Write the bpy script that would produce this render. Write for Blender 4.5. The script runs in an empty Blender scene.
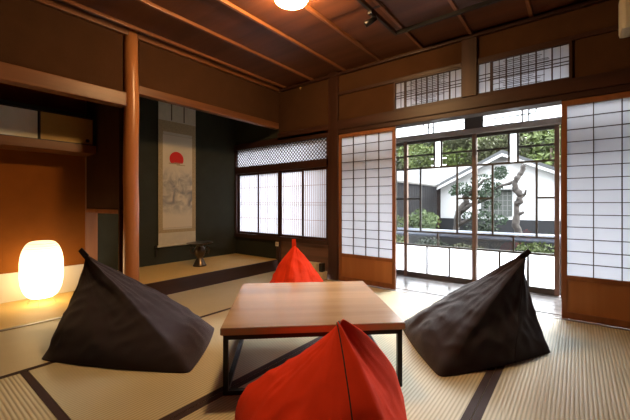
import bpy, bmesh, math, random
from mathutils import Vector, Matrix, noise
R = math.radians
scene = bpy.context.scene
col = scene.collection

# ---------------------------------------------------------------- camera
cam_d = bpy.data.cameras.new('camera')
cam_d.sensor_width = 36.0
cam_d.lens = 336.8 * 36 / 630
cam_d.shift_y = -6.5 / 630
cam_d.clip_start = 0.03
cam_d.clip_end = 300
cam = bpy.data.objects.new('camera', cam_d)
col.objects.link(cam)
cam.location = (0, 0, 0.94)
cam.rotation_euler = (R(90), 0, math.atan(262 / 336.8))
scene.camera = cam

# ---------------------------------------------------------------- world, daylight, exposure
SKY = 10.0
w = bpy.data.worlds.new('world'); scene.world = w; w.use_nodes = True
nt = w.node_tree; nt.nodes.clear()
wo = nt.nodes.new('ShaderNodeOutputWorld'); bg = nt.nodes.new('ShaderNodeBackground')
tc = nt.nodes.new('ShaderNodeTexCoord'); sp = nt.nodes.new('ShaderNodeSeparateXYZ')
cr = nt.nodes.new('ShaderNodeValToRGB')
cr.color_ramp.elements[0].position = 0.0; cr.color_ramp.elements[0].color = (0.97, 0.98, 1.0, 1)
cr.color_ramp.elements[1].position = 0.7; cr.color_ramp.elements[1].color = (0.90, 0.94, 1.0, 1)
nt.links.new(tc.outputs['Generated'], sp.inputs[0]); nt.links.new(sp.outputs['Z'], cr.inputs[0])
nt.links.new(cr.outputs[0], bg.inputs[0]); bg.inputs[1].default_value = SKY
nt.links.new(bg.outputs[0], wo.inputs[0])
scene.view_settings.view_transform = 'Standard'
scene.view_settings.look = 'None'
scene.view_settings.gamma = 1.0
scene.view_settings.use_curve_mapping = False
scene.view_settings.exposure = 0.35

sun_d = bpy.data.lights.new('hazy_sun', 'SUN'); sun_d.energy = 16; sun_d.angle = R(32); sun_d.color = (1, .97, .93)
sun = bpy.data.objects.new('hazy_sun', sun_d); col.objects.link(sun)
sun.rotation_euler = Vector((-.22, -.80, -.62)).to_track_quat('-Z', 'Y').to_euler()

def portal(x0, x1, z0, z1, y):
    l = bpy.data.lights.new('window_portal', 'AREA'); l.shape = 'RECTANGLE'
    l.size = x1 - x0; l.size_y = z1 - z0; l.cycles.is_portal = True
    o = bpy.data.objects.new('window_portal', l); col.objects.link(o)
    o.location = ((x0 + x1) / 2, y, (z0 + z1) / 2); o.rotation_euler = (R(-90), 0, 0)
portal(-2.42, 2.2, 0.0, 2.42, 4.33)
portal(-4.28, -2.44, 0.42, 1.86, 3.62)

# ---------------------------------------------------------------- materials
def mat(name, color=(.5, .5, .5), rough=.6, metal=0.0, bump=0, bscale=30, var=0, vscale=4, stretch=None,
        col2=None, spec=.5, detail=4):
    m = bpy.data.materials.new(name); m.use_nodes = True
    n = m.node_tree.nodes; l = m.node_tree.links; b = n['Principled BSDF']
    b.inputs['Base Color'].default_value = (*color, 1); b.inputs['Roughness'].default_value = rough
    b.inputs['Metallic'].default_value = metal; b.inputs['Specular IOR Level'].default_value = spec
    tc = n.new('ShaderNodeTexCoord'); mp = n.new('ShaderNodeMapping')
    if stretch: mp.inputs['Scale'].default_value = stretch
    l.new(tc.outputs['Object'], mp.inputs[0])
    if var or col2:
        no = n.new('ShaderNodeTexNoise'); no.inputs['Scale'].default_value = vscale; no.inputs['Detail'].default_value = detail
        l.new(mp.outputs[0], no.inputs[0])
        r = n.new('ShaderNodeValToRGB'); r.color_ramp.elements[0].position = .32; r.color_ramp.elements[1].position = .68
        c2 = col2 or tuple(c * (1 - var) for c in color)
        r.color_ramp.elements[0].color = (*c2, 1); r.color_ramp.elements[1].color = (*color, 1)
        l.new(no.outputs[0], r.inputs[0]); l.new(r.outputs[0], b.inputs['Base Color'])
    if bump:
        nb = n.new('ShaderNodeTexNoise'); nb.inputs['Scale'].default_value = bscale; nb.inputs['Detail'].default_value = 5
        l.new(mp.outputs[0], nb.inputs[0]); bu = n.new('ShaderNodeBump'); bu.inputs['Strength'].default_value = bump
        bu.inputs['Distance'].default_value = .01
        l.new(nb.outputs[0], bu.inputs['Height']); l.new(bu.outputs[0], b.inputs['Normal'])
    return m

def wood(name, c, c2, axis='x', rough=.45, sc=14, spec=.4):
    s = {'x': (.07, 1, 1), 'y': (1, .07, 1), 'z': (1, 1, .07)}[axis]
    return mat(name, c, rough, col2=c2, vscale=sc, stretch=s, bump=.15, bscale=sc * 3, spec=spec)

def paper(name, c, trans=.75):
    m = bpy.data.materials.new(name); m.use_nodes = True
    n = m.node_tree.nodes; l = m.node_tree.links; n.remove(n['Principled BSDF'])
    t = n.new('ShaderNodeBsdfTranslucent'); d = n.new('ShaderNodeBsdfDiffuse'); x = n.new('ShaderNodeMixShader')
    t.inputs[0].default_value = (*c, 1); d.inputs[0].default_value = (*c, 1); x.inputs[0].default_value = trans
    l.new(d.outputs[0], x.inputs[1]); l.new(t.outputs[0], x.inputs[2]); l.new(x.outputs[0], n['Material Output'].inputs[0])
    return m

def glass_mat():
    m = bpy.data.materials.new('window_glass'); m.use_nodes = True
    n = m.node_tree.nodes; l = m.node_tree.links; n.remove(n['Principled BSDF'])
    t = n.new('ShaderNodeBsdfTransparent'); g = n.new('ShaderNodeBsdfGlossy'); x = n.new('ShaderNodeMixShader')
    t.inputs[0].default_value = (.95, .97, .97, 1); g.inputs['Roughness'].default_value = .02
    f = n.new('ShaderNodeFresnel'); f.inputs[0].default_value = 1.45
    l.new(f.outputs[0], x.inputs[0]); l.new(t.outputs[0], x.inputs[1]); l.new(g.outputs[0], x.inputs[2])
    l.new(x.outputs[0], n['Material Output'].inputs[0])
    return m

def emit(name, c, s):
    m = bpy.data.materials.new(name); m.use_nodes = True
    b = m.node_tree.nodes['Principled BSDF']
    b.inputs['Base Color'].default_value = (.9, .88, .8, 1)
    b.inputs['Emission Color'].default_value = (*c, 1); b.inputs['Emission Strength'].default_value = s
    return m

def tatami_mat(name, c, dark, rib=.0172):
    """woven rush: ribs run along the local Y axis"""
    m = bpy.data.materials.new(name); m.use_nodes = True
    n = m.node_tree.nodes; l = m.node_tree.links; b = n['Principled BSDF']; b.inputs['Roughness'].default_value = .5
    b.inputs['Specular IOR Level'].default_value = .35
    tc = n.new('ShaderNodeTexCoord'); s = n.new('ShaderNodeSeparateXYZ'); l.new(tc.outputs['Object'], s.inputs[0])
    mu = n.new('ShaderNodeMath'); mu.operation = 'MULTIPLY'; mu.inputs[1].default_value = 2 * math.pi / rib
    l.new(s.outputs['X'], mu.inputs[0]); si = n.new('ShaderNodeMath'); si.operation = 'SINE'; l.new(mu.outputs[0], si.inputs[0])
    mr = n.new('ShaderNodeMapRange'); mr.inputs['From Min'].default_value = -1; l.new(si.outputs[0], mr.inputs[0])
    pw = n.new('ShaderNodeMath'); pw.operation = 'POWER'; pw.inputs[1].default_value = .6; l.new(mr.outputs[0], pw.inputs[0])
    mx = n.new('ShaderNodeMix'); mx.data_type = 'RGBA'
    mx.inputs[6].default_value = (*dark, 1); l.new(pw.outputs[0], mx.inputs[0])
    no = n.new('ShaderNodeTexNoise'); no.inputs['Scale'].default_value = 3; no.inputs['Detail'].default_value = 8
    l.new(tc.outputs['Object'], no.inputs[0])
    r = n.new('ShaderNodeValToRGB'); r.color_ramp.elements[0].position = .3; r.color_ramp.elements[1].position = .7
    r.color_ramp.elements[0].color = (*[x * .86 for x in c], 1); r.color_ramp.elements[1].color = (*c, 1)
    l.new(no.outputs[0], r.inputs[0]); l.new(r.outputs[0], mx.inputs[7]); l.new(mx.outputs[2], b.inputs['Base Color'])
    bu = n.new('ShaderNodeBump'); bu.inputs['Strength'].default_value = .5; bu.inputs['Distance'].default_value = .0025
    l.new(pw.outputs[0], bu.inputs['Height']); l.new(bu.outputs[0], b.inputs['Normal'])
    return m

def fabric(name, c, sheen=.15):
    m = mat(name, c, .85, var=.12, vscale=9, bump=.25, bscale=500, spec=.25)
    b = m.node_tree.nodes['Principled BSDF']
    b.inputs['Sheen Weight'].default_value = sheen; b.inputs['Sheen Roughness'].default_value = .5
    return m

M = dict(
    post=wood('dark_cedar_upright', (.06, .020, .011), (.034, .012, .006), 'z'),
    beam=wood('dark_cedar_beam', (.052, .018, .010), (.03, .011, .006), 'x'),
    beamy=wood('dark_cedar_side_beam', (.13, .045, .018), (.07, .024, .01), 'y'),
    pole=wood('polished_alcove_post', (.56, .24, .09), (.42, .16, .055), 'z', .3, 9, .5),
    lintel=wood('alcove_lintel', (.22, .085, .03), (.13, .047, .017), 'y', .4, 10),
    door=wood('door_frame_wood', (.30, .115, .042), (.2, .07, .025), 'z', .45),
    hip=wood('door_hip_board', (.46, .19, .065), (.32, .12, .038), 'z', .35, 6),
    kumiko=mat('lattice_strip', (.045, .022, .014), .6),
    ceil=wood('ceiling_board', (.135, .044, .016), (.08, .026, .010), 'x', .5, 7),
    batten=wood('ceiling_batten', (.26, .10, .038), (.18, .065, .025), 'y', .35),
    plaster=mat('ochre_plaster', (.076, .034, .015), .9, var=.15, vscale=6, bump=.3, bscale=180, spec=.1),
    plaster_al=mat('alcove_ochre_plaster', (.29, .095, .017), .9, var=.12, vscale=6, bump=.3, bscale=180, spec=.1),
    green=mat('dark_green_plaster', (.042, .045, .034), .9, var=.15, vscale=5, bump=.3, bscale=180, spec=.1),
    white=mat('white_skirt_paper', (.72, .68, .62), .8, spec=.1),
    toko=tatami_mat('golden_alcove_mat', (.74, .51, .19), (.68, .46, .16), .004),
    tokofront=wood('alcove_front_board', (.048, .022, .018), (.028, .013, .01), 'y', .4),
    tatami=tatami_mat('rush_weave', (.64, .585, .42), (.37, .335, .225)),
    heri=mat('mat_border_cloth', (.038, .016, .018), .8, var=.2, vscale=80),
    engawa=wood('veranda_planks', (.36, .35, .345), (.26, .25, .245), 'x', .25, 8, .6),
    table=wood('table_plank', (.50, .32, .17), (.37, .225, .115), 'x', .24, 11, 1.0),
    steel=mat('black_steel', (.012, .011, .011), .35, .6),
    red=fabric('red_canvas', (.92, .050, .010), 0),
    dark=fabric('charcoal_canvas', (.030, .021, .032), .18),
    paper=paper('shoji_paper', (.60, .61, .65), .62),
    frost=paper('frosted_glass', (.9, .94, .98), .85),
    glass=glass_mat(),
    outer=wood('weathered_frame', (.21, .13, .095), (.15, .09, .065), 'z', .5),
    muntin=mat('glazing_bar', (.06, .055, .05), .5),
    grey=mat('grey_rail', (.33, .31, .29), .5, var=.2, vscale=9),
    gold=mat('gold_paper_door', (.62, .40, .13), .6, var=.15, vscale=5),
    silver=mat('pale_paper_door', (.85, .82, .68), .7, var=.08, vscale=5),
    black=mat('black_lacquer', (.012, .010, .010), .4),
    bronze=mat('dark_bronze', (.14, .10, .07), .28, .85, var=.3, vscale=30),
    cream=mat('cream_card', (.72, .62, .42), .7),
    plastic=mat('ivory_plastic', (.62, .56, .44), .5),
)

# ---------------------------------------------------------------- helpers
def tag(o, label=None, cat=None, group=None, kind=None):
    if label: o['label'] = label
    if cat: o['category'] = cat
    if group: o['group'] = group
    if kind: o['kind'] = kind
    return o

def empty(name, loc=(0, 0, 0), rz=0, label=None, cat=None, group=None, kind=None):
    o = bpy.data.objects.new(name, None); o.empty_display_size = .05; col.objects.link(o)
    o.location = loc; o.rotation_euler = (0, 0, rz)
    return tag(o, label, cat, group, kind)

def build(name, bm, m, parent=None, smooth=False, bevel=0):
    if bevel:
        bmesh.ops.bevel(bm, geom=bm.edges[:], offset=bevel, segments=2, profile=.6, affect='EDGES')
    bmesh.ops.recalc_face_normals(bm, faces=bm.faces[:])
    me = bpy.data.meshes.new(name); bm.to_mesh(me); bm.free()
    for mm in (m if isinstance(m, (list, tuple)) else [m]): me.materials.append(mm)
    if smooth:
        for p in me.polygons: p.use_smooth = True
    o = bpy.data.objects.new(name, me); col.objects.link(o)
    if parent: o.parent = parent
    return o

def box(bm, x0, x1, y0, y1, z0, z1, mi=0):
    v = [bm.verts.new((x, y, z)) for x in (x0, x1) for y in (y0, y1) for z in (z0, z1)]
    for f in ((0, 1, 3, 2), (4, 6, 7, 5), (0, 4, 5, 1), (2, 3, 7, 6), (0, 2, 6, 4), (1, 5, 7, 3)):
        fc = bm.faces.new([v[i] for i in f]); fc.material_index = mi
    return v

def B(*boxes):
    bm = bmesh.new()
    for b in boxes: box(bm, *b)
    return bm

def tube(bm, pts, rads, n=10, cap=True):
    pts = [Vector(p) for p in pts]
    if not isinstance(rads, (list, tuple)): rads = [rads] * len(pts)
    rings = []; up = None
    for i, p in enumerate(pts):
        d = (pts[min(i + 1, len(pts) - 1)] - pts[max(i - 1, 0)]).normalized()
        if up is None:
            up = Vector((0, 0, 1)) if abs(d.z) < .9 else Vector((1, 0, 0))
        s = d.cross(up).normalized(); up = s.cross(d).normalized()
        rings.append([bm.verts.new(p + (s * math.cos(2 * math.pi * k / n) + up * math.sin(2 * math.pi * k / n)) * rads[i]) for k in range(n)])
    for a, b in zip(rings, rings[1:]):
        for k in range(n):
            bm.faces.new((a[k], a[(k + 1) % n], b[(k + 1) % n], b[k]))
    if cap:
        bm.faces.new(rings[0][::-1]); bm.faces.new(rings[-1])
    return rings

def lathe(bm, prof, n=32, c=(0, 0, 0)):
    rings = []
    for r, z in prof:
        if r < 1e-5: rings.append([bm.verts.new((c[0], c[1], c[2] + z))])
        else: rings.append([bm.verts.new((c[0] + r * math.cos(2 * math.pi * k / n), c[1] + r * math.sin(2 * math.pi * k / n), c[2] + z)) for k in range(n)])
    for a, b in zip(rings, rings[1:]):
        for k in range(n):
            k2 = (k + 1) % n
            if len(a) == 1 and len(b) == 1: continue
            if len(a) == 1: bm.faces.new((a[0], b[k], b[k2]))
            elif len(b) == 1: bm.faces.new((a[k], a[k2], b[0]))
            else: bm.faces.new((a[k], a[k2], b[k2], b[k]))

def prism(bm, poly, y0, y1):
    """polygon in XZ extruded along Y"""
    a = [bm.verts.new((x, y0, z)) for x, z in poly]; b = [bm.verts.new((x, y1, z)) for x, z in poly]
    bm.faces.new(a); bm.faces.new(b[::-1])
    for i in range(len(a)):
        j = (i + 1) % len(a); bm.faces.new((a[i], b[i], b[j], a[j]))

def struct(name, bm, m, parent=None, **k):
    o = build(name, bm, m, parent, **k)
    if not parent: o['kind'] = 'structure'
    return o

# ================================================================ SETTING
XL, YG, ZC = -3.33, 3.45, 2.56          # left wall plane, garden wall plane, ceiling
XB = -4.28                              # back of the alcoves
XR, YN = 2.2, -1.7                      # right and near walls
struct('floor', B((XL, XR, YN, 3.36, -.12, -.055)), M['post'])
struct('floor', B((XB, XL, -.6, 1.38, -.12, 0.0)), M['toko'])
# threshold groove board and veranda
t1 = struct('trim_1', B((XL + .9, XR, 3.385, 3.425, -.1, 0), (XL + .9, XR, 3.435, 3.465, -.1, -.004), (XL + .9, XR, 3.475, 3.51, -.1, -.004), (XL + .9, XR, 3.52, 3.56, -.1, 0), (XL + .9, XR, 3.385, 3.56, -.12, -.012)), M['engawa'])
bm = bmesh.new()
for i in range(5):
    box(bm, -2.44, XR, 3.565 + i * .126, 3.565 + (i + 1) * .126 - .003, -.11, -.004)
struct('floor', bm, M['engawa'])
# ceiling: overlapping boards + battens + edge moulding
bm = bmesh.new()
y = YN; k = 0
while y < YG - .01:
    y2 = min(y + .4583, YG)
    v = box(bm, XL, XR, y, y2, ZC, ZC + .03)
    for q in v:
        if abs(q.co.y - y) < 1e-4: q.co.z += .010
    y = y2
ce = struct('ceiling', bm, M['ceil'])
for X in (-3.2, -2.72, -2.22, -1.745, -1.26, -.79, -.31, .17, .65, 1.13, 1.61, 2.09):
    build('batten', B((X - .014, X + .014, YN, YG, ZC - .026, ZC + .004)), M['batten'], ce, bevel=.004)
struct('trim_2', B((XL, XL + .045, YN, YG, ZC - .055, ZC - .0)), M['lintel'], bevel=.006)
struct('trim_3', B((XL + .046, XR, YG - .045, YG, ZC - .055, ZC - .028)), M['beam'], bevel=.004)

# left wall above the alcoves, and the wall nearer the viewer
struct('wall_left', B((XL - .09, XL, YN, 1.375, 1.97, ZC), (XL - .09, XL, 1.52, YG, 2.07, ZC), (XL - .09, XL, YN, -.6, 0, 1.97), (XL - .09, XL - .07, 1.37, 1.53, 0, ZC)), M['plaster'])
struct('ceiling', B((XB - .1, XR + .1, YN - .1, YG + .11, 2.602, 2.64)), M['ceil'])  # unseen slab added above the boards to block light leaks
# alcove shell: side alcove (ochre) and picture alcove (dark green)
struct('wall_left', B((XB - .08, XB, -.68, 1.375, -.1, 2.5), (XB - .08, XL - .09, -.68, -.6, -.1, 2.5), (XB, XL - .09, -.6, 1.375, 2.42, 2.5)), M['plaster_al'])
struct('wall_left', B((XB - .08, XB, 1.495, YG + .1, -.1, 2.5), (XB, XL - .09, 1.495, YG, 2.42, 2.5)), M['green'])
# partition between the two alcoves, open low down
struct('wall_left', B((XB, XL - .10, 1.385, 1.435, .885, 2.42), (XB, XL - .10, 1.385, 1.435, 0, .2)), M['plaster'])
struct('wall_left', B((XB, XL - .10, 1.4355, 1.485, .885, 2.42), (XB, XL - .10, 1.4355, 1.485, 0.15, .2)), M['green'])
struct('trim_4', B((XB, XL - .07, 1.378, 1.492, .84, .884)), M['door'], bevel=.004)
struct('trim_5', B((XB, XL - .07, 1.378, 1.492, .2005, .235)), M['door'], bevel=.004)
struct('trim_6', B((XB - .06, XB + .012, 1.3755, 1.4945, -.05, 2.42)), wood('pale_corner_post', (.40, .2, .12), (.3, .14, .08), 'z'), bevel=.003)
struct('baseboard_left', B((XB, XB + .008, -.6, 1.375, 0.0005, .275)), M['white'])
struct('trim_7', B((XL - .045, XL - .002, -.6, 1.385, -.04, .004)), M['tokofront'])

# round polished post
bm = bmesh.new()
pts = [(XL + .004 * math.sin(i * 1.3), 1.447 + .004 * math.cos(i * 2.1), z) for i, z in enumerate([0, .3, .6, .9, 1.2, 1.5, 1.84, 2.2, 2.56])]
tube(bm, pts, [.069, .068, .067, .066, .066, .065, .064, .063, .062], 24)
struct('trim_8', bm, M['pole'], smooth=True)
struct('trim_9', B((XL - .07, XL + .045, YN, 1.39, 1.84, 1.968)), M['lintel'], bevel=.008)      # long beam over the side alcove
struct('trim_10', B((XL - .05, XL + .03, 1.505, YG - .03, 1.985, 2.068)), M['lintel'], bevel=.008)  # lintel of picture alcove

# garden wall
wg = B((XL, -2.45, YG, YG + .1, 1.93, ZC), (-2.31, XR, YG, YG + .1, 2.29, ZC), (-2.31, -1.585, YG, YG + .1, 1.955, 2.29),
       (-.034, XR, YG, YG + .1, 1.955, 2.29))
struct('wall_garden', wg, M['plaster'])
struct('wall_garden', B((XB, XL, YG, YG + .1, 1.86, 2.5), (XB, XL, YG, YG + .1, -.1, .42)), M['green'])
struct('wall_garden', B((XL, -2.45, YG, YG + .1, -.1, .42)), wood('low_wall_board', (.17, .075, .035), (.10, .045, .02), 'x'))
struct('trim_11', B((-2.45, -2.31, YG - .035, YG + .105, 0, ZC + .03)), M['post'], bevel=.006)          # big post
struct('trim_12', B((-2.31, XR, YG - .03, YG + .12, 1.785, 1.955)), M['beam'], bevel=.006)      # head beam
struct('trim_13', B((-2.31, XR, YG - .045, YG - .031, 1.835, 1.935)), M['beam'], bevel=.004)
struct('trim_14', B((-2.31, -.88, YG - .02, YG - .001, 2.262, 2.30)), M['beam'], bevel=.003)
struct('trim_15', B((-.735, XR, YG - .02, YG - .001, 2.262, 2.30)), M['beam'], bevel=.003)
struct('trim_16', B((-.875, -.74, YG - .035, YG - .001, 1.956, ZC - .056)), M['post'], bevel=.004)
struct('trim_17', B((XL + .001, -2.452, YG - .035, YG - .001, 1.82, 1.93)), M['beam'], bevel=.005)
struct('trim_18', B((XL - .03, XL + .035, YG - .03, YG - .001, -.02, .418)), M['post'], bevel=.004)
struct('trim_19', B((XL + .04, -2.452, YG - .03, YG - .001, 0.0, .05)), M['beam'], bevel=.003)
struct('wall_right', B((XR, XR + .1, YN, 4.3, -.1, 2.6)), M['plaster'])
struct('wall_near', B((XL - .09, XR, YN - .1, YN, -.1, 2.6)), M['plaster'])
# veranda shell: outer wall over the glass doors, its ceiling and its end wall
struct('wall_veranda', B((-2.5, XR, 4.17, 4.25, 1.96, 2.06), (-2.5, XR, 4.17, 4.25, 2.42, 2.56), (-2.53, -2.45, YG + .11, 4.25, -.1, 2.5)), M['plaster'])
struct('ceiling', B((-2.5, XR, YG + .1, 4.25, 2.565, 2.6)), M['ceil'])

# ---- lattice helpers: a shoji screen as door or window
def shoji(name, x0, x1, y, z0, z1, hip, cols, rows, paper_x=None, stile=.036):
    d = empty(name, ((x0 + x1) / 2, y, z0), kind='structure')
    cx = (x0 + x1) / 2; hw = (x1 - x0) / 2; h = z1 - z0
    fr = B((-hw, -hw + stile, -.015, .015, 0, h), (hw - stile, hw, -.015, .015, 0, h), (-hw + stile, hw - stile, -.014, .014, h - .045, h),
           (-hw + stile, hw - stile, -.014, .014, 0, .055), (-hw + stile, hw - stile, -.014, .014, hip - .03, hip + .008))
    build('frame', fr, M['door'], d)
    build('hip_board', B((-hw + stile, hw - stile, -.006, .006, .055, hip - .03)), M['hip'], d)
    bm = bmesh.new()
    for i in range(1, cols):
        x = -hw + stile + (2 * hw - 2 * stile) * i / cols
        box(bm, x - .0032, x + .0032, -.011, .004, hip + .008, h - .045)
    zz0, zz1 = hip + .008, h - .045
    for j in range(1, rows):
        z = zz0 + (zz1 - zz0) * j / rows
        box(bm, -hw + stile, hw - stile, -.0105, .003, z - .003, z + .003)
    build('lattice', bm, M['kumiko'], d)
    build('paper', B((-hw + stile, hw - stile, .0045, .006, zz0, zz1)), M['paper'], d)
    return d
shoji('door_1', -2.305, -1.565, YG + .0, 0.0, 1.783, .325, 4, 14)
shoji('door_2', -.10, .64, YG + .0, 0.0, 1.783, .345, 4, 14)
shoji('door_3', .61, 1.385, YG + .042, 0.0, 1.783, .345, 4, 14)
shoji('door_4', 1.36, 2.195, YG + .0, 0.0, 1.783, .345, 4, 14)

# ---- alcove window: lattice band over four slatted paper panels
w1 = empty('window_1', (-3.355, YG, .42), kind='structure')
x0, x1 = -.915, .905
build('window_frame', B((x0, x0 + .03, -.03, .09, 0, 1.44), (x1 - .03, x1, -.03, .09, 0, 1.44), (x0, x1, -.035, .09, 1.355, 1.44),
      (x0, x1, -.04, .09, 0.0, .055), (x0, x1, -.03, .08, .985, 1.085)), M['beam'], w1)
bm = bmesh.new()
lx0, lx1, lz0, lz1 = x0 + .03, x1 - .03, 1.085, 1.355
def clipline(bm, xa, za, dx, y, wd):
    # diagonal strip through (xa, za) with slope dx, clipped to the band
    t0, t1 = 0.0, lz1 - lz0
    xs, xe = xa, xa + dx * t1
    ta, tb = t0, t1
    if dx > 0:
        if xs < lx0: ta = (lx0 - xs) / dx
        if xe > lx1: tb = (lx1 - xs) / dx
    else:
        if xs > lx1: ta = (lx1 - xs) / dx
        if xe < lx0: tb = (lx0 - xs) / dx
    if tb - ta < .01: return
    p = [(xa + dx * ta, lz0 + ta), (xa + dx * tb, lz0 + tb)]
    v = []
    for yy in (y, y + .006):
        for (px, pz) in p:
            v.append(bm.verts.new((px - wd, yy, pz))); v.append(bm.verts.new((px + wd, yy, pz)))
    for f in ((0, 1, 3, 2), (4, 6, 7, 5), (0, 4, 5, 1), (2, 3, 7, 6), (0, 2, 6, 4), (1, 5, 7, 3)): bm.faces.new([v[i] for i in f])
k = lx0 - .4
while k < lx1 + .4:
    clipline(bm, k, lz0, 1.0, -.004, .0068); clipline(bm, k, lz0, -1.0, .003, .0068); k += .0525
build('diamond_lattice', bm, M['kumiko'], w1)
build('paper', B((lx0, lx1, .012, .0135, lz0, lz1)), M['paper'], w1)
slat = mat('pale_slat', (.30, .2, .14), .6)
edges = [x0 + .03, -.42, .025, .45, x1 - .03]
for i in range(4):
    a, b = edges[i], edges[i + 1]; yy = .012 if i % 2 else .036
    sh = build('sliding_panel', B((a, a + .026, yy - .012, yy + .012, .055, .985), (b - .026, b, yy - .012, yy + .012, .055, .985),
               (a + .026, b - .026, yy - .012, yy + .012, .955, .985), (a + .026, b - .026, yy - .012, yy + .012, .055, .085)), M['post'], w1)
    bm = bmesh.new(); n = 11
    for j in range(1, n):
        x = a + .02 + (b - a - .04) * j / n
        box(bm, x - .002, x + .002, yy - .007, yy - .001, .085, .955)
    for z in (.30, .50, .53, .76): box(bm, a + .02, b - .02, yy - .008, yy - .001, z - .0028, z + .0028)
    build('slats', bm, slat, sh)
    build('paper', B((a + .02, b - .02, yy, yy + .0015, .085, .955)), M['paper'], sh)

# ---- transom windows over the head beam
def ranma(name, x0, x1, seed):
    z0, z1 = 1.957, 2.261
    d = empty(name, ((x0 + x1) / 2, YG, z0), kind='structure'); hw = (x1 - x0) / 2; h = z1 - z0
    build('window_frame', B((-hw - .02, -hw, -.02, .02, 0, h), (hw, hw + .02, -.02, .02, 0, h), (-hw, hw, -.018, .02, h - .014, h), (-hw, hw, -.018, .02, 0, .014)), M['beam'], d)
    build('paper', B((-hw, hw, .008, .0095, .014, h - .014)), M['paper'], d)
    bm = bmesh.new(); rng = random.Random(seed)
    n = 6
    for i in range(1, n):
        x = -hw + 2 * hw * i / n
        box(bm, x - .0055, x + .0055, -.008, .007, .014, h - .014)
    for i in range(n):
        x = -hw + 2 * hw * (i + .5) / n
        box(bm, x - .002, x + .002, -.004, .007, .014, h - .014)
    x = -hw + .1; box(bm, x - .005, x + .005, -.008, .007, .014, h - .014)
    for z in (.125, .15, .185): box(bm, -hw, hw, -.003, .007, z - .0028, z + .0028)
    build('lattice', bm, M['kumiko'], d)
    bm = bmesh.new()
    z = .03
    while z < h - .03:
        q = 1 - abs(z - h / 2) / (h / 2) * .5
        c = rng.uniform(-.1, .1) * hw
        L = hw * rng.uniform(.35, .95) * q
        tube(bm, [(c - L, .0, z), (c + L * .9, .0, z + rng.uniform(-.003, .003))], .0028, 5)
        z += rng.uniform(.013, .02)
    build('reed_sticks', bm, M['kumiko'], d)
ranma('window_2', -1.562, -.882, 3)
ranma('window_3', -.728, -.052, 8)

# ---- outer glazed sliding doors of the veranda
YO = 4.20
def outer_door(name, x0, x1, y, vu, vl):
    d = empty(name, ((x0 + x1) / 2, y, 0), kind='structure'); c = (x0 + x1) / 2; hw = (x1 - x0) / 2; s = .042
    build('frame', B((-hw, -hw + s, -.016, .016, 0, 1.74), (hw - s, hw, -.016, .016, 0, 1.74)), M['outer'], d)
    build('rail', B((-hw + s, hw - s, -.015, .015, 1.705, 1.74), (-hw + s, hw - s, -.015, .015, 0, .062)), M['muntin'], d)
    bm = bmesh.new(); m = .0105
    def hb(z, a=-hw + s, b=hw - s): box(bm, a, b, -.009, .009, z - m, z + m)
    def vb(x, a, b): box(bm, x - m, x + m, -.0085, .0085, a, b)
    hb(1.385); hb(.583); hb(.41)
    vb(-.042, 1.385, 1.705); vb(.042, 1.385, 1.705)
    hb(1.55, -hw + s, -.042); hb(1.55, .042, hw - s)
    a, b = vu; vb(a, .583, 1.385); vb(b, .583, 1.385); hb(1.0, -hw + s, a); hb(1.0, b, hw - s)
    vb(0, .41, .583)
    a, b = vl; vb(a, .062, .41); vb(b, .062, .41)
    build('glazing_bars', bm, M['muntin'], d)
    build('clear_pane', B((-hw + s, hw - s, -.0015, .0015, .41, 1.385), (-hw + s, -.042, -.0015, .0015, 1.385, 1.705), (.042, hw - s, -.0015, .0015, 1.385, 1.705)), M['glass'], d)
    build('frosted_pane', B((-hw + s, hw - s, -.0016, .0016, .062, .41), (-.042, .042, -.0016, .0016, 1.385, 1.705)), M['frost'], d)
for i, (a, y) in enumerate(((-2.44, YO + .035), (-1.785, YO), (-.955, YO + .035), (-.13, YO), (.68, YO + .035), (1.46, YO))):
    b = (-1.75, -.915, -.14, .705, 1.50, 2.19)[i]; hw = (b - a) / 2
    outer_door('door_%d' % (i + 5), a, b, y, (-hw * .50, hw * .52), (-.135, .135))
struct('trim_20', B((-2.44, XR, YO - .045, YO + .075, 1.742, 1.80)), M['grey'], bevel=.008)
struct('trim_21', B((-2.44, XR, YO - .04, YO + .07, -.1, -.001)), M['muntin'])
def outer_transom(name, x0, x1):
    d = empty(name, ((x0 + x1) / 2, YO, 1.80), kind='structure'); hw = (x1 - x0) / 2
    build('window_frame', B((-hw, -hw + .02, -.015, .015, 0, .16), (hw - .02, hw, -.015, .015, 0, .16), (-hw, hw, -.014, .014, 0, .014), (-hw, hw, -.014, .014, .148, .16)), M['muntin'], d)
    build('frosted_pane', B((-hw + .02, hw - .02, -.001, .001, .014, .148)), M['frost'], d)
    bm = bmesh.new()
    for sx in (-1, 1):
        xm = sx * hw * .42
        for dx in (-.03, .03): tube(bm, [(xm + dx, -.012, .014), (xm + dx, -.012, .148)], .009, 6)
        xe = sx * (hw - .02)
        tube(bm, [(xe, -.012, .085), (xm - sx * .05, -.012, .085), (xm - sx * .09, -.012, .098), (xm - sx * .10, -.012, .148)], .0075, 6)
    build('glazing_bars', bm, M['muntin'], d)
outer_transom('window_4', -2.44, -1.02); outer_transom('window_5', -.86, .62); outer_transom('window_6', .70, 2.19)
struct('trim_22', B((-1.0195, -.8605, YO - .03, YO + .03, 1.801, 1.959)), M['muntin'])
for i, (a, b) in enumerate(((-2.44, -.95), (-.9, .64), (.7, 2.19))):  # unseen upper windows, added so daylight reaches the inner transom paper
    d = empty('window_%d' % (i + 7), ((a + b) / 2, YO, 2.06), kind='structure'); hw = (b - a) / 2
    build('window_frame', B((-hw, -hw + .02, -.015, .015, 0, .36), (hw - .02, hw, -.015, .015, 0, .36), (-hw, hw, -.014, .014, 0, .014), (-hw, hw, -.014, .014, .346, .36)), M['muntin'], d)
    build('clear_pane', B((-hw + .02, hw - .02, -.001, .001, .014, .346)), M['glass'], d)

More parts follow.
